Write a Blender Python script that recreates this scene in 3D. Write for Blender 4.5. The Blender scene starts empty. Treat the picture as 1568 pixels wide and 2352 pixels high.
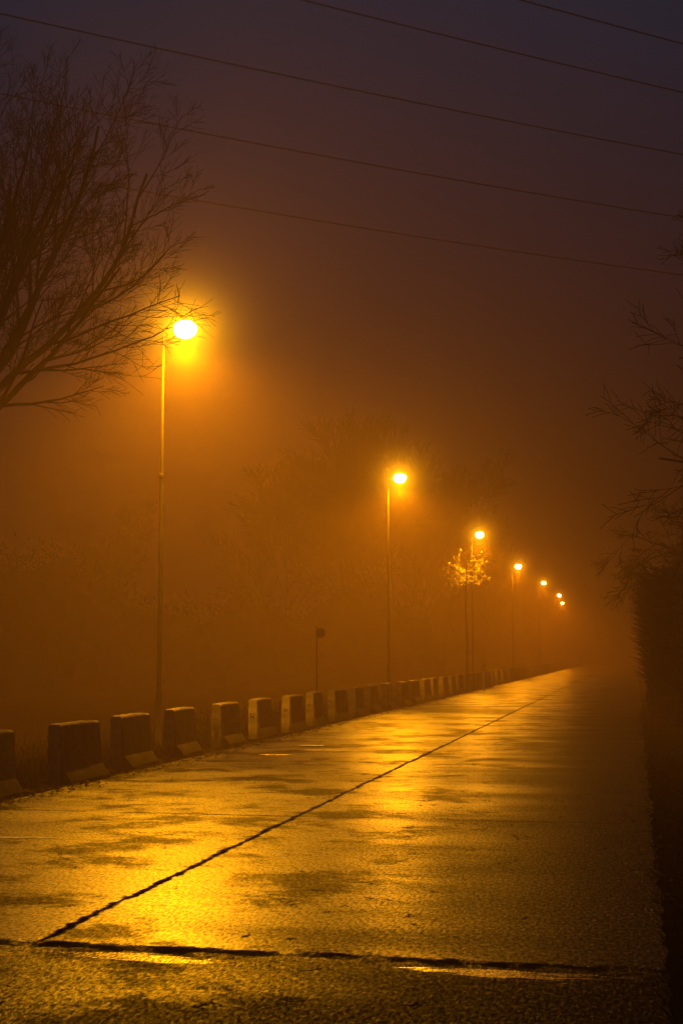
import bpy, math, random
from mathutils import Vector, Matrix
S=bpy.context.scene
COL=S.collection
S.view_settings.view_transform='Standard'
S.view_settings.look='None'
S.view_settings.exposure=0
# ------------------------------------------------------------------ helpers
def mesh_obj(name,verts,faces,mat=None,smooth=False,parent=None,loc=(0,0,0)):
    me=bpy.data.meshes.new(name); me.from_pydata([tuple(v) for v in verts],[],faces); me.update()
    if smooth:
        me.polygons.foreach_set('use_smooth',[True]*len(me.polygons))
    if mat: me.materials.append(mat)
    o=bpy.data.objects.new(name,me); COL.objects.link(o); o.location=loc
    if parent: o.parent=parent
    return o
def tag(o,label=None,cat=None,group=None,kind=None):
    if label:o['label']=label
    if cat:o['category']=cat
    if group:o['group']=group
    if kind:o['kind']=kind
def empty(name,loc=(0,0,0),label=None,cat=None,group=None,rotz=0):
    o=bpy.data.objects.new(name,None); COL.objects.link(o); o.location=loc; o.rotation_euler=(0,0,rotz)
    o.empty_display_size=.3
    tag(o,label,cat,group); return o
class B:
    def __init__(s): s.v=[]; s.f=[]
    def add(s,v,f):
        n=len(s.v); s.v+=v; s.f+=[tuple(i+n for i in q) for q in f]
    def tube(s,pts,rad,sides=6,cap=True):
        n=len(s.v); N=len(pts)
        pr=None
        for i,p in enumerate(pts):
            p=Vector(p)
            a=Vector(pts[max(i-1,0)]); b=Vector(pts[min(i+1,N-1)])
            d=(b-a); 
            if d.length<1e-9: d=Vector((0,0,1))
            d.normalize()
            if pr is None:
                pr=Vector((1,0,0)) if abs(d.x)<.8 else Vector((0,1,0))
            x=(pr-d*pr.dot(d)); 
            if x.length<1e-6: x=d.orthogonal()
            x.normalize(); pr=x; y=d.cross(x)
            for k in range(sides):
                t=2*math.pi*k/sides
                s.v.append(p+x*(math.cos(t)*rad[i])+y*(math.sin(t)*rad[i]))
        for i in range(N-1):
            for k in range(sides):
                a=n+i*sides+k; b=n+i*sides+(k+1)%sides
                s.f.append((a,b,b+sides,a+sides))
        if cap:
            s.f.append(tuple(n+k for k in range(sides))[::-1]); s.f.append(tuple(n+(N-1)*sides+k for k in range(sides)))
    def box(s,c,h):
        v=[Vector((c[0]+sx*h[0],c[1]+sy*h[1],c[2]+sz*h[2])) for sz in(-1,1) for sy in(-1,1) for sx in(-1,1)]
        s.add(v,[(0,2,3,1),(4,5,7,6),(0,1,5,4),(2,6,7,3),(0,4,6,2),(1,3,7,5)])
    def obj(s,name,mat,smooth=False,parent=None,loc=(0,0,0)):
        return mesh_obj(name,s.v,s.f,mat,smooth,parent,loc)
def nodes(name):
    m=bpy.data.materials.new(name); m.use_nodes=True; nt=m.node_tree
    return m,nt,nt.nodes,nt.links,nt.nodes['Principled BSDF']
def simple(name,c,rough=.8,noise=8.,var=.4,bump=.3,metal=0,spec=.5,bscale=None,foot=False):
    m,nt,N,L,P=nodes(name)
    tc=N.new('ShaderNodeTexCoord'); n=N.new('ShaderNodeTexNoise'); n.inputs['Scale'].default_value=noise; n.inputs['Detail'].default_value=5
    L.new(tc.outputs['Object'],n.inputs['Vector'])
    r=N.new('ShaderNodeValToRGB'); r.color_ramp.elements[0].position=.3; r.color_ramp.elements[1].position=.7
    r.color_ramp.elements[0].color=[x*(1-var) for x in c]+[1]; r.color_ramp.elements[1].color=[x*(1+var) for x in c]+[1]
    L.new(n.outputs['Fac'],r.inputs['Fac'])
    col=r.outputs['Color']
    if spec==0:
        D=N.new('ShaderNodeBsdfDiffuse'); L.new(col,D.inputs['Color']); L.new(D.outputs[0],N['Material Output'].inputs['Surface']); N.remove(P); return m
    if foot:  # darker colour on the road-facing side, low down and over the foot
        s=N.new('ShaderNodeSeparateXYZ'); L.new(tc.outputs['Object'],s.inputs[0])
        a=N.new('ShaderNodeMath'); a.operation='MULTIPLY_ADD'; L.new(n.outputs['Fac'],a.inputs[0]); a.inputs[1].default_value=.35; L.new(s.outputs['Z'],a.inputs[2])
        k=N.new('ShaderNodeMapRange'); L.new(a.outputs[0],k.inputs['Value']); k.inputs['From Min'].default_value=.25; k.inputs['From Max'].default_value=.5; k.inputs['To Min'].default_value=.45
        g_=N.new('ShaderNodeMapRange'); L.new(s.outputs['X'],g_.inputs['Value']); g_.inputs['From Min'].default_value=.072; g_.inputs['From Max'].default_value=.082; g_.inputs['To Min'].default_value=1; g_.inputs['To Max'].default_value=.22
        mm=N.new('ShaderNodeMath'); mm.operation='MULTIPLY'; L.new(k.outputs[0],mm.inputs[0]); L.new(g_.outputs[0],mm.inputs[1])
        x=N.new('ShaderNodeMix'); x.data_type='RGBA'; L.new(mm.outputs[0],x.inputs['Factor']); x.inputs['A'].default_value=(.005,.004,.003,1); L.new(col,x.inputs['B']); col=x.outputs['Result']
    L.new(col,P.inputs['Base Color'])
    P.inputs['Roughness'].default_value=rough; P.inputs['Metallic'].default_value=metal
    P.inputs['Specular IOR Level'].default_value=spec
    if bump>0:
        b=N.new('ShaderNodeBump'); b.inputs['Strength'].default_value=bump; b.inputs['Distance'].default_value=.02
        n2=N.new('ShaderNodeTexNoise'); n2.inputs['Scale'].default_value=bscale or noise*4; n2.inputs['Detail'].default_value=4
        L.new(tc.outputs['Object'],n2.inputs['Vector']); L.new(n2.outputs['Fac'],b.inputs['Height']); L.new(b.outputs['Normal'],P.inputs['Normal'])
    return m
BARK=simple('bark',(.006,.005,.005),.85,6,.5,.4,spec=0)
TWIG=simple('twig',(.004,.0035,.0035),.8,3,.3,0,spec=0)
FTWIG=simple('woodland_twig',(.002,.0018,.0018),.9,3,.3,0,spec=0)
LEAF=simple('leaf',(.006,.006,.004),.8,1.5,.6,0,spec=.05)
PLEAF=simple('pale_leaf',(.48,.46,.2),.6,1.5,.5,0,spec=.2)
HLEAF=simple('hedge_leaf',(.003,.0035,.0025),.8,2,.5,0,spec=0)
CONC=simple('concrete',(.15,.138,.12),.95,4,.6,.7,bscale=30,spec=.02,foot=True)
PAINT=simple('worn_paint',(.42,.40,.34),.4,9,.5,.4,spec=.6)
STEEL=simple('galvanised_steel',(.012,.011,.010),.85,10,.25,.05,spec=.08)
DARKM=simple('dark_metal',(.015,.015,.015),.6,8,.3,.05,metal=.3)
WIREM=simple('wire_metal',(.006,.006,.006),.8,2,.1,0,spec=0)
WHITEP=simple('white_plastic',(.3,.3,.28),.5,9,.15,.05)
BLACKP=simple('black_plastic',(.02,.02,.02),.5,9,.15,.05)
GRASS=simple('grass_blade',(.008,.009,.004),.8,2,.5,0,spec=0)
# ------------------------------------------------------------------ camera
cam=bpy.data.cameras.new('camera'); co=bpy.data.objects.new('camera',cam); COL.objects.link(co)
co.location=(0,0,1.7); co.rotation_euler=(math.radians(90+5.66),0,math.radians(11.63))
cam.sensor_fit='VERTICAL'; cam.sensor_height=36; cam.sensor_width=24; cam.lens=50; cam.clip_end=2000; cam.clip_start=.05
S.camera=co
# ------------------------------------------------------------------ world (night sky)
w=bpy.data.worlds.new('World'); S.world=w; w.use_nodes=True
nt=w.node_tree; N=nt.nodes; L=nt.links; bg=N['Background']
tc=N.new('ShaderNodeTexCoord'); sp=N.new('ShaderNodeSeparateXYZ'); L.new(tc.outputs['Generated'],sp.inputs[0])
rp=N.new('ShaderNodeValToRGB'); rp.color_ramp.elements[0].position=.10; rp.color_ramp.elements[1].position=.46
rp.color_ramp.elements[0].color=(.020,.006,.009,1); rp.color_ramp.elements[1].color=(.0015,.027,.060,1)
L.new(sp.outputs['Z'],rp.inputs['Fac']); L.new(rp.outputs['Color'],bg.inputs['Color']); bg.inputs['Strength'].default_value=1
# ------------------------------------------------------------------ fog
fb=B(); fb.box((-20,125,12.5),(110,160,13.5))
m=bpy.data.materials.new('fog_volume'); m.use_nodes=True; nt=m.node_tree; nt.nodes.clear()
out=nt.nodes.new('ShaderNodeOutputMaterial'); vs=nt.nodes.new('ShaderNodeVolumeScatter'); vs.inputs['Density'].default_value=.0061
vs.inputs['Color'].default_value=(1,.68,.45,1); vs.inputs['Anisotropy'].default_value=.45
va=nt.nodes.new('ShaderNodeVolumeAbsorption'); va.inputs['Density'].default_value=.0135; va.inputs['Color'].default_value=(.42,.14,.1,1)
ad=nt.nodes.new('ShaderNodeAddShader'); nt.links.new(vs.outputs[0],ad.inputs[0]); nt.links.new(va.outputs[0],ad.inputs[1]); nt.links.new(ad.outputs[0],out.inputs['Volume'])
fog=fb.obj('fog',m); tag(fog,'thick orange-lit night fog over the road','fog',kind='stuff')
# ------------------------------------------------------------------ ground + road
def gridmesh(name,x0,x1,y0,y1,z,mat,nx=1,ny=1):
    v=[];f=[]
    for j in range(ny+1):
        for i in range(nx+1):
            v.append((x0+(x1-x0)*i/nx,y0+(y1-y0)*j/ny,z))
    for j in range(ny):
        for i in range(nx):
            a=j*(nx+1)+i; f.append((a,a+1,a+nx+2,a+nx+1))
    return mesh_obj(name,v,f,mat)
SOIL=simple('soil',(.006,.005,.0035),.95,1.2,.5,.8,bscale=14,spec=0)
g=gridmesh('ground',-600,600,-100,1100,-.03,SOIL); tag(g,kind='structure')
def M(N,L,op,a,b=None,c=None):
    n=N.new('ShaderNodeMath'); n.operation=op
    for i,x in enumerate((a,b,c)):
        if x is None: continue
        if isinstance(x,(int,float)): n.inputs[i].default_value=x
        else: L.new(x,n.inputs[i])
    return n.outputs[0]
def MR(N,L,v,a,b,c,d,smooth=True):
    n=N.new('ShaderNodeMapRange'); n.interpolation_type='SMOOTHSTEP' if smooth else 'LINEAR'
    L.new(v,n.inputs['Value']); n.inputs['From Min'].default_value=a; n.inputs['From Max'].default_value=b
    n.inputs['To Min'].default_value=c; n.inputs['To Max'].default_value=d; return n.outputs['Result']
def NZ(N,L,tc,scale,detail=4,sc=(1,1,1),loc=(0,0,0),rough=.55):
    mp=N.new('ShaderNodeMapping'); mp.inputs['Scale'].default_value=sc; mp.inputs['Location'].default_value=loc
    L.new(tc.outputs['Object'],mp.inputs['Vector'])
    n=N.new('ShaderNodeTexNoise'); n.inputs['Scale'].default_value=scale; n.inputs['Detail'].default_value=detail; n.inputs['Roughness'].default_value=rough
    L.new(mp.outputs[0],n.inputs['Vector']); return n.outputs['Fac']
RM,nt,N,L,P=nodes('wet_concrete_road')
tc=N.new('ShaderNodeTexCoord'); sp=N.new('ShaderNodeSeparateXYZ'); L.new(tc.outputs['Object'],sp.inputs[0]); X=sp.outputs['X']; Y=sp.outputs['Y']
wob=NZ(N,L,tc,1.3,5); wob2=NZ(N,L,tc,6,5,loc=(3,7,0),rough=.7)
wx=M(N,L,'ADD',M(N,L,'MULTIPLY',M(N,L,'SUBTRACT',wob,.5),.10),M(N,L,'MULTIPLY',M(N,L,'SUBTRACT',wob2,.5),.13))
cd=M(N,L,'ABSOLUTE',M(N,L,'ADD',M(N,L,'ADD',X,3.5),wx))
chip=NZ(N,L,tc,3.5,6,loc=(9,1,0),rough=.7)
cdn=M(N,L,'SUBTRACT',cd,M(N,L,'MULTIPLY',M(N,L,'SUBTRACT',chip,.5),.12))
seam=MR(N,L,cdn,.010,.042,1,0)
yy=M(N,L,'ADD',M(N,L,'SUBTRACT',Y,8.05),M(N,L,'MULTIPLY',wx,1.3))
seam=M(N,L,'MULTIPLY',seam,MR(N,L,yy,-.02,.02,0,1))
md=M(N,L,'PINGPONG',yy,6.65/2)
jbrk=MR(N,L,NZ(N,L,tc,.8,4,(1,.3,1),(4,4,0)),.42,.5,0,1)
joint=M(N,L,'MULTIPLY',MR(N,L,md,.012,.04,1,0),jbrk)
left=MR(N,L,X,-3.6,-3.4,1,.35)
joint=M(N,L,'MULTIPLY',joint,left)
nbrk=MR(N,L,NZ(N,L,tc,2.2,6,(1,.5,1),(14,2,0),.65),.40,.52,.5,.97)
njw=M(N,L,'SUBTRACT',M(N,L,'ABSOLUTE',M(N,L,'ADD',yy,.03)),M(N,L,'MULTIPLY',M(N,L,'SUBTRACT',chip,.42),.40))
nearj=M(N,L,'MULTIPLY',MR(N,L,njw,-.01,.06,1,0),nbrk)
cn=NZ(N,L,tc,.55,6,(1,.8,1),(31,5,0),.6)
hair=M(N,L,'MULTIPLY',MR(N,L,M(N,L,'ABSOLUTE',M(N,L,'SUBTRACT',cn,.5)),.0,.006,.8,0),MR(N,L,chip,.5,.6,0,1))
crk=M(N,L,'MAXIMUM',M(N,L,'MAXIMUM',seam,hair),M(N,L,'MAXIMUM',joint,nearj))
asph=MR(N,L,yy,-.15,.02,1,0)
patch=NZ(N,L,tc,.9,6,(.35,1.2,1)); streak=NZ(N,L,tc,1.2,8,(.65,.7,1),(11,4,0),.72)
big=NZ(N,L,tc,.17,3,(1,.8,1),(2,6,0))
grain=NZ(N,L,tc,46,2,(1,.36,1),rough=.75); grain2=NZ(N,L,tc,11,3,(1,.5,1)); spk=NZ(N,L,tc,40,1,(1,.4,1),(6,1,0))
pudn=NZ(N,L,tc,2.2,5,(.45,2.0,1),(21,9,0),.6)
band=MR(N,L,M(N,L,'ABSOLUTE',M(N,L,'ADD',yy,.26)),.0,.24,.17,0)
pud=MR(N,L,M(N,L,'ADD',pudn,band),.675,.705,0,1)
verge=M(N,L,'ADD',X,M(N,L,'MULTIPLY',M(N,L,'SUBTRACT',patch,.5),3.2))
right_dark=MR(N,L,verge,-3.6,-1.1,0,1)  # darker and less glossy towards the right road edge
dry=M(N,L,'MAXIMUM',MR(N,L,streak,.45,.59,0,1),MR(N,L,big,.52,.64,0,.85))
dry=M(N,L,'MAXIMUM',dry,right_dark)
r0=M(N,L,'ADD',MR(N,L,patch,.35,.65,.34,.42),M(N,L,'MULTIPLY',dry,.08))
r0=M(N,L,'ADD',r0,M(N,L,'MULTIPLY',asph,.08))
r0=M(N,L,'ADD',r0,M(N,L,'MULTIPLY',crk,.5))
rr=N.new('ShaderNodeMix'); rr.data_type='FLOAT'; L.new(pud,rr.inputs['Factor']); L.new(r0,rr.inputs['A']); rr.inputs['B'].default_value=.20
L.new(rr.outputs['Result'],P.inputs['Roughness'])
cr=N.new('ShaderNodeValToRGB'); cr.color_ramp.elements[0].position=.40; cr.color_ramp.elements[1].position=.62
cr.color_ramp.elements[0].color=(.004,.0035,.003,1); cr.color_ramp.elements[1].color=(.032,.029,.025,1)
L.new(M(N,L,'ADD',M(N,L,'MULTIPLY',patch,.25),M(N,L,'MULTIPLY',grain,.75)),cr.inputs['Fac'])
mx=N.new('ShaderNodeMix'); mx.data_type='RGBA'; L.new(M(N,L,'MAXIMUM',M(N,L,'MULTIPLY',crk,.95),M(N,L,'MULTIPLY',M(N,L,'MAXIMUM',dry,asph),.65)),mx.inputs['Factor']); L.new(cr.outputs['Color'],mx.inputs['A']); mx.inputs['B'].default_value=(.003,.0028,.0025,1)
L.new(mx.outputs['Result'],P.inputs['Base Color'])
wet=M(N,L,'SUBTRACT',1,M(N,L,'MULTIPLY',dry,.86))
wet=M(N,L,'MULTIPLY',wet,M(N,L,'SUBTRACT',1,M(N,L,'MULTIPLY',asph,.72)))
wet=M(N,L,'MAXIMUM',wet,M(N,L,'MULTIPLY',pud,.8))
wet=M(N,L,'MULTIPLY',wet,M(N,L,'SUBTRACT',1,crk))
gm=MR(N,L,grain,.42,.60,.10,1.0,False)
sg=M(N,L,'ADD',gm,MR(N,L,spk,.58,.68,0,6))
sg=M(N,L,'MULTIPLY',wet,sg)
L.new(M(N,L,'MINIMUM',sg,1.0),P.inputs['Specular IOR Level'])
L.new(M(N,L,'ADD',1.22,M(N,L,'MULTIPLY',wet,.6)),P.inputs['IOR'])
tint=N.new('ShaderNodeMix'); tint.data_type='RGBA'; L.new(M(N,L,'MINIMUM',sg,1),tint.inputs['Factor']); tint.inputs['A'].default_value=(.05,.05,.05,1); tint.inputs['B'].default_value=(1,1,1,1)
L.new(tint.outputs['Result'],P.inputs['Specular Tint'])
L.new(M(N,L,'MULTIPLY',wet,gm),P.inputs['Coat Weight'])
P.inputs['Coat Roughness'].default_value=.30; P.inputs['Coat IOR'].default_value=1.6
h=M(N,L,'ADD',M(N,L,'MULTIPLY',grain,.0018),M(N,L,'MULTIPLY',grain2,.0010))
h=M(N,L,'MULTIPLY',h,M(N,L,'ADD',1,M(N,L,'MULTIPLY',asph,2)))
h=M(N,L,'MULTIPLY',h,M(N,L,'SUBTRACT',1,M(N,L,'MULTIPLY',pud,.7)))
h=M(N,L,'SUBTRACT',h,M(N,L,'MULTIPLY',crk,.02))
b=N.new('ShaderNodeBump'); b.inputs['Strength'].default_value=.9; b.inputs['Distance'].default_value=1.0
L.new(h,b.inputs['Height']); L.new(b.outputs['Normal'],P.inputs['Normal']); L.new(b.outputs['Normal'],P.inputs['Coat Normal'])
v=[];f=[]; re=random.Random(8); ny=700
for j in range(ny+1):
    y=-6+266*(j/ny)**1.5 if j else -6
    for k,x in enumerate((-7.15,-3.5,.13)):
        v.append((x+(re.uniform(-.03,.03) if k!=1 else 0),y,0))
for j in range(ny):
    for i in range(2):
        a=j*3+i; f.append((a,a+1,a+4,a+3))
rd=mesh_obj('road',v,f,RM); tag(rd,kind='structure')
b=B(); re=random.Random(12)
for (x,y,w_,d_) in [(-5.75,12.5,.5,.09),(-5.95,23.4,.30,.12),(-5.35,24.7,.42,.13),(-5.9,25.9,.26,.12),(-5.6,28.2,.36,.15),(-5.8,31.0,.30,.16),(-5.95,34.5,.3,.18),(-6.2,14.6,.25,.05)]:
    n=14; top=[];bot=[]
    for i in range(n+1):
        xx=x-w_+2*w_*i/n; e_=math.sin(math.pi*i/n)**.4+.05
        top.append(Vector((xx,y+.10*(xx-x)+d_*e_*re.uniform(.3,1.1),.004))); bot.append(Vector((xx,y+.10*(xx-x)-d_*e_*re.uniform(.2,1.1),.004)))
    k=len(b.v); b.v+=top+bot
    for i in range(n): b.f.append((k+n+1+i,k+n+2+i,k+i+1,k+i))
o=b.obj('road_marking',PAINT); tag(o,kind='structure')
# ------------------------------------------------------------------ street lamps
m,nt,N,L,P=nodes('lamp_glow'); GLOW=m
P.inputs['Base Color'].default_value=(.8,.6,.3,1); P.inputs['Emission Color'].default_value=(1,.66,.05,1); P.inputs['Emission Strength'].default_value=240
LC=(1,.38,.001)
def halo_mat(R,A):  # self-emitting volume, standing in for light scattered close to the lamp
    m=bpy.data.materials.new('halo_emission'); m.use_nodes=True; nt=m.node_tree; nt.nodes.clear(); N=nt.nodes; L=nt.links
    out=N.new('ShaderNodeOutputMaterial'); tc=N.new('ShaderNodeTexCoord'); ln=N.new('ShaderNodeVectorMath'); ln.operation='LENGTH'
    L.new(tc.outputs['Object'],ln.inputs[0]); r=ln.outputs['Value']
    a=M(N,L,'POWER',M(N,L,'MAXIMUM',M(N,L,'SUBTRACT',1,M(N,L,'DIVIDE',r,R)),0),4.2)
    s=M(N,L,'MULTIPLY',A,M(N,L,'DIVIDE',a,M(N,L,'ADD',M(N,L,'MULTIPLY',r,r),.06)))
    em=N.new('ShaderNodeEmission'); em.inputs['Color'].default_value=(1,.43,.004,1); L.new(s,em.inputs['Strength']); L.new(em.outputs[0],out.inputs['Volume'])
    m.cycles.volume_step_rate=.22
    try: m.cycles.emission_sampling='NONE'
    except Exception as ex: print(ex)
    return m
MR_=2.6
HALO=halo_mat(MR_,.82)
def make_lamp():
    e=empty('street_lamp',(0,0,0))
    b=B(); b.tube([(0,0,-.05),(0,0,.02),(0,0,.03),(0,0,1.1),(0,0,1.14),(0,0,4.95),(0,0,5.0),(0,0,7.60)],[.09,.09,.062,.058,.046,.038,.026,.019],14)
    b.obj('pole',STEEL,True,e)
    b=B(); b.tube([(0,0,4.93),(0,0,4.94),(0,0,5.0),(0,0,5.02)],[.044,.048,.048,.03],14); b.obj('collar',STEEL,True,e)
    b=B(); b.tube([(0,0,7.56),(.01,0,7.61),(.06,0,7.63),(.24,0,7.64)],[.02,.022,.018,.018],10); b.obj('arm',STEEL,True,e)
    b=B(); rings=[(.16,.03,.02),(.22,.06,.05),(.34,.12,.075),(.46,.12,.07),(.57,.08,.045),(.60,.03,.02)]
    n=0
    for (x,hw,hh) in rings:
        for k in range(9):
            t=math.pi*k/8; b.v.append(Vector((x,math.cos(t)*hw,7.715+math.sin(t)*hh*.6)))
    for i in range(len(rings)-1):
        for k in range(8):
            a=n+i*9+k; b.f.append((a,a+9,a+10,a+1))
        a=n+i*9; b.f.append((a,a+8,a+17,a+9))
    b.f.append(tuple(range(n,n+9))); b.f.append(tuple(range(n+45,n+54))[::-1])
    b.obj('housing',DARKM,True,e)
    b=B(); U=20;V=12
    for j in range(V+1):
        ph=-math.pi/2+math.pi*j/V
        zz=math.sin(ph); zz=zz*.14 if zz>0 else zz*.18
        c=max(math.cos(ph),1e-3)**.85
        for i in range(U):
            t=2*math.pi*i/U; b.v.append(Vector((.41+.215*math.cos(t)*c,.18*math.sin(t)*c,7.64+zz)))
    for j in range(V):
        for i in range(U):
            a=j*U+i; c=j*U+(i+1)%U; b.f.append((a,c,c+U,a+U))
    b.obj('lamp_bowl',GLOW,True,e)
    b=B(); U=16;V=10
    for j in range(V+1):
        ph=-math.pi/2+math.pi*j/V
        for i in range(U):
            t=2*math.pi*i/U; c=max(math.cos(ph),1e-3)
            b.v.append(Vector((math.cos(t)*c*MR_,math.sin(t)*c*MR_,math.sin(ph)*MR_)))
    for j in range(V):
        for i in range(U):
            a=j*U+i; c=j*U+(i+1)%U; b.f.append((a,c,c+U,a+U))
    b.f.append(tuple(range(U))[::-1]); b.f.append(tuple(V*U+i for i in range(U)))
    b.obj('added_halo',HALO,True,e,(.41,0,7.60))  # halo sphere added round the lamp head, emits its own light
    ld=bpy.data.lights.new('lamp_light','SPOT'); ld.energy=7800; ld.color=LC; ld.shadow_soft_size=.12; ld.spot_size=math.radians(178); ld.spot_blend=.75
    lo=bpy.data.objects.new('lamp_light',ld); COL.objects.link(lo); lo.parent=e; lo.location=(.41,0,7.30)
    ld=bpy.data.lights.new('lamp_glare','POINT'); ld.energy=1700; ld.color=LC; ld.shadow_soft_size=.1
    lo=bpy.data.objects.new('lamp_glare',ld); COL.objects.link(lo); lo.parent=e; lo.location=(.41,-.3,7.55)
    return e
def copytree(e):
    n=e.copy(); COL.objects.link(n)
    for c in e.children:
        k=c.copy(); COL.objects.link(k); k.parent=n
    return n
L0=make_lamp()
spots=[(-8.24,24.1,-.12),(-8.24,48.0,.06),(-8.24,73.6,.18),(-8.24,98.5,0),(-8.24,126.0,.2),(-8.24,151.7,.1),(-9.1,176,.1)]
for i,(x,y,z) in enumerate(spots):
    o=L0 if i==0 else copytree(L0)
    o.location=(x,y,z)
    tag(o,'slim steel street lamp with glowing orange head behind the barriers' if i<2 else 'distant steel street lamp glowing through the fog','street lamp','street lamps along the road')
    if i: o.rotation_euler=(0,0,random.Random(i).uniform(-.04,.04))
# ------------------------------------------------------------------ barriers (foot towards the road)
prof=[(-.10,0),(-.10,.75),(-.08,.78),(.06,.78),(.085,.75),(.13,.20),(.25,.05),(.26,.0)]
def barrier_mesh(length,seed):
    r=random.Random(seed); b=B(); ny=8; n=len(prof)
    for j in range(ny+1):
        t=j/ny; y=length*t; ins=.02 if j in(0,ny) else 0
        for (x,z) in prof:
            b.v.append(Vector((x*(1-ins*1.5)+r.uniform(-.004,.004),y,z*(1-ins*.6)+(r.uniform(-.006,.006) if z>.01 else 0))))
    for j in range(ny):
        for k in range(n-1):
            a=j*n+k; b.f.append((a,a+1,a+n+1,a+n))
    b.f.append(tuple(range(n))[::-1]); b.f.append(tuple(ny*n+i for i in range(n)))
    return b
BM=[]
for s in range(4):
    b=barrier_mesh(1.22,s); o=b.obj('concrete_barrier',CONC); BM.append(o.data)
    if s==0: first=o
    else: bpy.data.objects.remove(o)
loops=[]
for (ya,yb) in((.02,-.035),(1.20,1.255)):
    lb=B(); lb.tube([(-.045,ya,.5),(-.045,yb,.5),(.02,yb,.5),(.02,ya,.5)],[.01]*4,6)
    l=lb.obj('steel_loop',DARKM); l.parent=first; loops.append(l)
rb=random.Random(5)
for i in range(-1,55):
    y=17.4+2.5*i
    if i==-1: o=first
    else:
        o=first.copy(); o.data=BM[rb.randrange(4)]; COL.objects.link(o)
        if i<14:
            for q in loops:
                l=q.copy(); COL.objects.link(l); l.parent=o
    o.location=(-7.40+rb.uniform(-.05,.05),y+rb.uniform(-.10,.10),.004); o.rotation_euler=(0,rb.uniform(-.015,.015),rb.uniform(-.05,.05))
    tag(o,'short weathered concrete traffic barrier at the road edge','barrier','concrete barriers along the road')
# ------------------------------------------------------------------ trees
def rvec(r): return Vector((r.uniform(-1,1),r.uniform(-1,1),r.uniform(-1,1)))
def limb(r,p,d,Ln,rad,lvl,maxl,out,up=.06,wob=.18,kids=(5,7),tipf=.35,minr=.004,angle=.75,kr=.6,kl=.62):
    n=max(3,int(4+Ln*1.2)) if lvl<maxl else 3
    pts=[Vector(p)]; rads=[rad]; d=Vector(d).normalized(); step=Ln/n
    dirs=[d.copy()]
    for i in range(n):
        d=(d+rvec(r)*wob+Vector((0,0,up))).normalized(); dirs.append(d.copy())
        pts.append(pts[-1]+d*step); rads.append(max(minr,rad*(1-(1-tipf)*(i+1)/n)))
    out[min(lvl,9)].append((pts,rads))
    if lvl>=maxl: return
    k=r.randint(*kids)
    for j in range(k):
        t=.25+.75*(j+r.random()*.8)/k; t=min(t,.999)
        f=t*n; i=int(f); a=f-i
        q=pts[i].lerp(pts[i+1],a); dd=dirs[i+1]
        side=dd.cross(rvec(r)).normalized()
        an=angle*r.uniform(.6,1.25)
        nd=dd*math.cos(an)+side*math.sin(an)
        limb(r,q,nd,Ln*kl*r.uniform(.7,1.15)*(1.1-.45*t),max(minr,rads[i]*kr),lvl+1,maxl,out,up,wob,kids,tipf,minr,angle,kr,kl)
# big bare tree, trunk just outside the view
r=random.Random(23)
e=empty('bare_tree',(-10.55,20.5,-.03),'large bare deciduous tree with fine spreading twigs behind the barriers','tree')
e.scale=(.66,.66,.66)
out={i:[] for i in range(10)}
Zf=3.2
pts=[Vector((-.1,0,-.1)),Vector((-.05,.05,2)),Vector((.0,0,4.6)),Vector((.1,0,6.6)),Vector((.2,0,5.8+Zf))]
out[0].append((pts,[.36,.30,.25,.21,.17]))
specs=[((.05,0,4.6),(.85,.1,.8),4.4,.06),((.15,0,4.6),(.90,-.1,.95),6.0,.10),((.2,0,5.0),(.80,.1,1.15),8.4,.12),
((.2,0,5.4),(.55,.2,1.25),8.2,.12),((.2,0,5.2),(.35,-.5,1.4),7.8,.11),((.1,0,4.8),(.1,.2,1.2),7.8,.11),((.2,0,5.0),(.85,.5,1.15),8.0,.11),((.2,0,5.2),(.25,.4,1.2),7.8,.11),((.1,0,4.4),(.65,-.3,1.2),7.0,.10),((.1,0,4.9),(.85,.0,.95),6.0,.08),((.1,0,5.1),(.45,.1,1.25),7.8,.10)]
for (p,d,Ln,rad) in specs:
    limb(r,(p[0],p[1],p[2]+Zf-.4),d,Ln,rad,1,4,out,up=.035,wob=.15,kids=(8,9),tipf=.25,minr=.0055,angle=.64,kr=.46,kl=.48)
tb=B();cb=B()
for l in out:
    for pts,rads in out[l]:
        if l<2: tb.tube(pts,rads,8)
        else: cb.tube(pts,rads,4 if l==2 else 3,cap=False)
tb.obj('trunk',BARK,True,e); cb.obj('crown',TWIG,False,e)
def bare(name,loc,seed,h,label,maxl=4,lean=(0,0),minr=.005,kids=(4,6),group=None,rotz=0,starts=None,ang=.75,tw=TWIG,bk=BARK,kr0=.016,up=.03,k0=(7,9)):
    r=random.Random(seed); out={i:[] for i in range(10)}
    limb(r,(0,0,-.1),(lean[0],lean[1],1),h*.62,h*kr0,0,maxl,out,up=.08,wob=.1,kids=k0,tipf=.3,minr=minr,angle=ang,kr=.5,kl=.62)
    for s in (starts or []): limb(r,s[0],s[1],s[2],s[3],1,maxl,out,up=up,wob=.19,kids=kids,tipf=.3,minr=minr,angle=.7,kr=.5,kl=.6)
    tb=B();cb=B()
    for l in out:
        for pts,rads in out[l]:
            if l<2: tb.tube(pts,rads,6)
            else: cb.tube(pts,rads,3,cap=False)
    e=empty(name,loc,label,'tree',group,rotz)
    tb.obj('trunk',bk,True,e); cb.obj('crown',tw,False,e); return e
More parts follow.
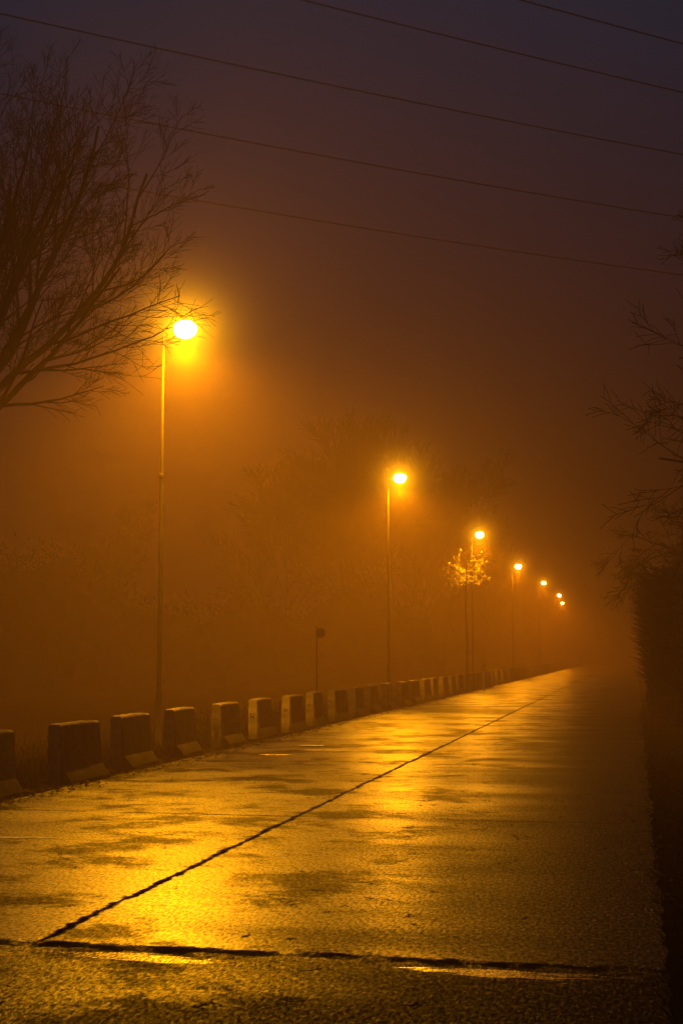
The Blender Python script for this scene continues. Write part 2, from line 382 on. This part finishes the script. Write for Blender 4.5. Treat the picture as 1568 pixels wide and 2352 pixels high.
bare('bare_tree',(3.95,24,-.03),21,8.4,'bare roadside tree with gnarled branches reaching over the verge',4,minr=.006,kids=(4,5),k0=(3,4),
 starts=[((0,0,4.5),(-1,.1,.0),3.6,.055),((0,0,5.2),(-1,.2,.1),3.2,.05),((0,0,5.6),(-1,-.1,.1),3.1,.05),((0,0,6.5),(-.95,0,.2),3.2,.05),((0,0,7.0),(-.95,.2,.25),3.1,.045),((0,0,7.6),(-.9,-.1,.4),2.9,.04),((0,0,5.0),(-.95,-.3,-.05),3.2,.045)],up=.0)
bare('bare_tree',(3.9,42,-.03),22,7.4,'bare leafless tree rising behind the hedge',4,kids=(4,5),k0=(5,6),minr=.009,starts=[((0,0,3.5),(-1,0,.3),3.2,.06),((0,0,4.5),(-1,0,.3),3.2,.06),((0,0,5.2),(-1,.2,.4),3.0,.06)],up=-.02)
bare('bare_tree',(2.6,50,-.03),23,7.0,'bare leafless tree with drooping twigs beside the hedge',4,kids=(5,6),k0=(6,7),minr=.010,starts=[((0,0,4.0),(-1,.3,.6),3.0,.06),((0,0,4.6),(-1,0,.5),3.2,.06),((0,0,5.2),(-1,.2,.3),3.0,.06)],up=-.07)
G='foggy woodland trees along the road'
srcs=[]
for k in range(3):
    e=bare('bare_tree',(0,0,0),40+k,10,'',4,minr=.011,kids=(5,6),ang=.66,tw=FTWIG,bk=FTWIG,kr0=.006,k0=(8,9)); srcs.append(e)
P_=[(-17.4,88,19.5),(-16.0,95,18.5),(-13.6,102,17.5),(-21.0,84,15.5),(-27.8,72,11),(-32.2,62,9.5),(-33.4,44,9),(-32.4,53,9.5),(-12.5,108,14),(-12.5,118,12),(-13.5,130,12),(-12.6,150,13),(-13,170,13),
(-9,190,12),(-5,200,12),(-1,205,11),(4,195,11),(5,75,9),(4.4,92,9),(5,110,10),(4,130,10),(4.6,155,11),(-18.8,94,17),(-15.4,100,16)]
used=set(); rt=random.Random(77)
for i,(x,y,hh) in enumerate(P_):
    k=i%3
    if k not in used: o=srcs[k]; used.add(k)
    else: o=copytree(srcs[k])
    o.location=(x,y,-.03); s=hh/10; o.scale=(s,s,s); o.rotation_euler=(0,0,rt.uniform(0,6.28))
    tag(o,'bare woodland tree fading into the orange fog','tree',G)
# dark thicket closing off the woodland edge: dense inner mass with ragged twiggy outline
def thx(y): return -(12.4+(11.5 if y<62 else max(0,11.5-(y-62)*.4)))+1.3*math.sin(y*.31)+.7*math.sin(y*.83+2)
def tht(y): return 4.4+1.3*math.sin(y*.23+1)+.9*math.sin(y*.61)+.5*math.sin(y*1.7)+(1.2 if y<62 else 0)
r=random.Random(55); b=B()
ny=330; nz=8
for j in range(ny+1):
    y=14+170*j/ny
    for k in range(nz+1):
        t=k/nz; b.v.append(Vector((thx(y)-.3-1.5*t*t+r.uniform(-.25,.25),y+r.uniform(-.1,.1),tht(y)*t*.97+r.uniform(-.2,.2)*t-.05)))
for j in range(ny):
    for k in range(nz):
        a=j*(nz+1)+k; b.f.append((a,a+1,a+nz+2,a+nz+1))
for _ in range(45000):
    y=18+165*r.random()**1.3
    x0=thx(y); top=tht(y); u=r.random()
    z=top*(.75+.25*u)+r.gauss(0,.45)
    x=x0-1.2-abs(r.gauss(0,1.2))
    if z<0: continue
    sz=1.25-.5*u
    p=Vector((x,y,z)); a=Vector((r.uniform(-.5,.5),r.uniform(-.5,.5),r.uniform(-.2,1))).normalized()*r.uniform(.12,.30)*sz; q=a.cross(rvec(r)).normalized()*r.uniform(.02,.05)*sz
    b.add([p-a,p+q,p+a,p-q],[(0,1,2,3)])
o=b.obj('thicket',FTWIG); tag(o,'dark tangled thicket lost in the fog behind the verge','bushes',kind='stuff')
# small young tree beside the third lamp
r=random.Random(17)
e=empty('young_tree',(-8.45,72.7,-.03),'young tree with pale twigs brightly lit beside a street lamp','tree')
tb=B(); tb.tube([(0,0,-.1),(.04,0,2),(-.03,0,4),(.0,0,5.2),(.05,0,6.4)],[.08,.07,.06,.045,.02],8); tb.obj('trunk',BARK,True,e)
out={i:[] for i in range(10)}
for k in range(26):
    a=r.uniform(0,6.28); z=r.uniform(5.0,6.5); limb(r,(0,0,z),(math.cos(a),math.sin(a),r.uniform(-.2,.8)),r.uniform(.8,1.2),.012,2,4,out,up=.0,wob=.25,kids=(4,5),minr=.0055,angle=.85,kr=.7,kl=.6)
cb=B()
for l in out:
    for pts,rads in out[l]:
        cb.tube(pts,rads,3,cap=False)
        if l>=3 and r.random()<.3:
            p=pts[-1]+rvec(r)*.2; a=rvec(r).normalized()*.06; q=a.cross(rvec(r)).normalized()*.035
            cb.add([p-a,p+q,p+a,p-q],[(0,1,2,3)])
cb.obj('crown',PLEAF,False,e)
# ------------------------------------------------------------------ hedge
hb=B(); r=random.Random(9)
for _ in range(56000):
    y=r.uniform(31,60); z=4.2*r.random()**.8
    bul=.30*math.sin(y*.9)+.25*math.sin(y*1.7+1)+.3*math.sin(z*1.5+y*.7)
    top=3.1+.55*math.sin(y*.55+.6)+.3*math.sin(y*1.9)
    if z>top: continue
    rnd=max(0,z/top-.6)**2*3.5
    xf=.75-.25*(z/4)-bul*.6+rnd
    x=xf+abs(r.gauss(0,.22)) if r.random()<.7 else r.uniform(xf,3.4)
    if r.random()<.15: z=top+r.gauss(0,.15)-max(0,(1.4-x))*.5
    p=Vector((x,y,max(z,0))); a=rvec(r).normalized()*r.uniform(.05,.12); q=a.cross(rvec(r)).normalized()*.04
    hb.add([p-a,p+q,p+a,p-q],[(0,1,2,3)])
he=empty('hedge',(0,0,0),'tall dense dark evergreen hedge beside the road','hedge')
hb.obj('foliage',HLEAF,False,he)
sb=B()
for _ in range(1500):
    y=r.uniform(31,60); z=r.uniform(.8,3.5); x=.75-.3*z/4
    d=Vector((-1,r.uniform(-.8,.8),r.uniform(0,1.4))).normalized(); l=r.uniform(.2,.85)
    sb.tube([Vector((x+.3,y,z)),Vector((x,y,z))+d*l*.3,Vector((x,y,z))+d*l+Vector((0,0,.08))],[.012,.009,.004],3,cap=False)
for k in range(50):
    y=31.5+k*.57; x=2+r.uniform(-.3,.3)
    sb.tube([(x,y,-.05),(x+r.uniform(-.1,.1),y+r.uniform(-.1,.1),1.8),(x+r.uniform(-.3,.3),y+r.uniform(-.3,.3),3.0)],[.05,.04,.02],5)
sb.obj('twigs',TWIG,False,he)
# ------------------------------------------------------------------ wires
cp,sp_=math.cos(math.radians(11.63)),math.sin(math.radians(11.63))
H=14.; kH=H/20
for (x0,f0,rw) in [(-10.7,42.9,.017),(-8.97,51.2,.019),(-7.17,61.,.021),(-1.13,42.0,.016),(5.57,42.0,.016)]:
    pts=[]
    for t in range(-20,29):
        xh=(x0+t*2.2)*kH; F=(f0+.536*t*2.2)*kH
        sag=.00055*(t*2.2-8)**2
        pts.append((xh*cp-F*sp_,xh*sp_+F*cp,1.7+H+sag-.05))
    b=B(); b.tube(pts,[rw]*len(pts),5); o=b.obj('power_line',WIREM); tag(o,'thin dark overhead power line crossing the night sky','power line','overhead power lines')
# ------------------------------------------------------------------ small signs
def round_sign(loc,h,rad,off,label,rz=0):
    e=empty('traffic_sign',loc,label,'traffic sign',rotz=rz)
    b=B(); b.tube([(0,0,-.05),(0,0,h),(0,0,h+.01)],[.02,.02,.013],10); b.obj('post',STEEL,True,e)
    b=B(); cz=h-rad-.06; b.tube([(off,-.035,cz),(off,-.045,cz),(off,-.05,cz)],[rad,rad,rad*.97],28)
    b.obj('sign_plate',STEEL,False,e)
    for dz in(.06,-.06):
        b=B(); b.box((off*.5,-.028,cz+dz),(abs(off)*.5+.03,.006,.012)); b.obj('bracket',STEEL,False,e)
round_sign((-8.35,37.3,-.03),2.45,.13,.1,'thin steel post with small round sign behind the barriers',.25)
e=empty('marker_post',(-6.8,65,0),'slim white roadside marker post with reflector','marker post')
b=B(); b.tube([(0,0,0),(0,0,.9)],[.06,.055],8); b.obj('post',WHITEP,False,e)
b=B(); b.tube([(0,0,.9),(0,0,1.12),(.0,0,1.2)],[.058,.056,.03],8); b.obj('cap',BLACKP,False,e)
b=B(); b.box((0,-.062,1.0),(.025,.006,.07)); b.obj('reflector',WHITEP,False,e)
# ------------------------------------------------------------------ grass and litter
r=random.Random(31); gb=B()
for _ in range(32000):
    if r.random()<.65:
        x=-7.65-abs(r.gauss(0,1.6)); y=12+60*r.random()**1.6
    else:
        x=.13+abs(r.gauss(0,.7)); y=4+40*r.random()**1.4
    h=r.uniform(.05,.28)*(1 if x<0 else .25); a=r.uniform(0,6.28); wd=.008+.0006*y
    dx,dy=math.cos(a)*wd,math.sin(a)*wd; lx,ly=r.gauss(0,.08),r.gauss(0,.08)
    gb.add([Vector((x-dx,y-dy,-.03)),Vector((x+dx,y+dy,-.03)),Vector((x+lx,y+ly,h))],[(0,1,2)])
o=gb.obj('grass',GRASS); tag(o,'rough dark grass on the verges','grass',kind='stuff')
lb=B()
for _ in range(6000):
    y=10+60*r.random()**1.5
    x=-7.0+r.gauss(0,.14) if r.random()<.75 else r.uniform(-9,-7.2)
    if r.random()<.08: x=r.gauss(.12,.10)
    p=Vector((x,y,.012+r.random()*.02)); a=Vector((r.uniform(-1,1),r.uniform(-1,1),r.uniform(-.2,.2))).normalized()*r.uniform(.02,.05); q=a.cross(Vector((r.uniform(-.3,.3),r.uniform(-.3,.3),1))).normalized()*.018
    lb.add([p-a,p+q,p+a,p-q],[(0,1,2,3)])
o=lb.obj('fallen_leaves',LEAF); tag(o,'wet fallen leaves along the road edge','leaves',kind='stuff')
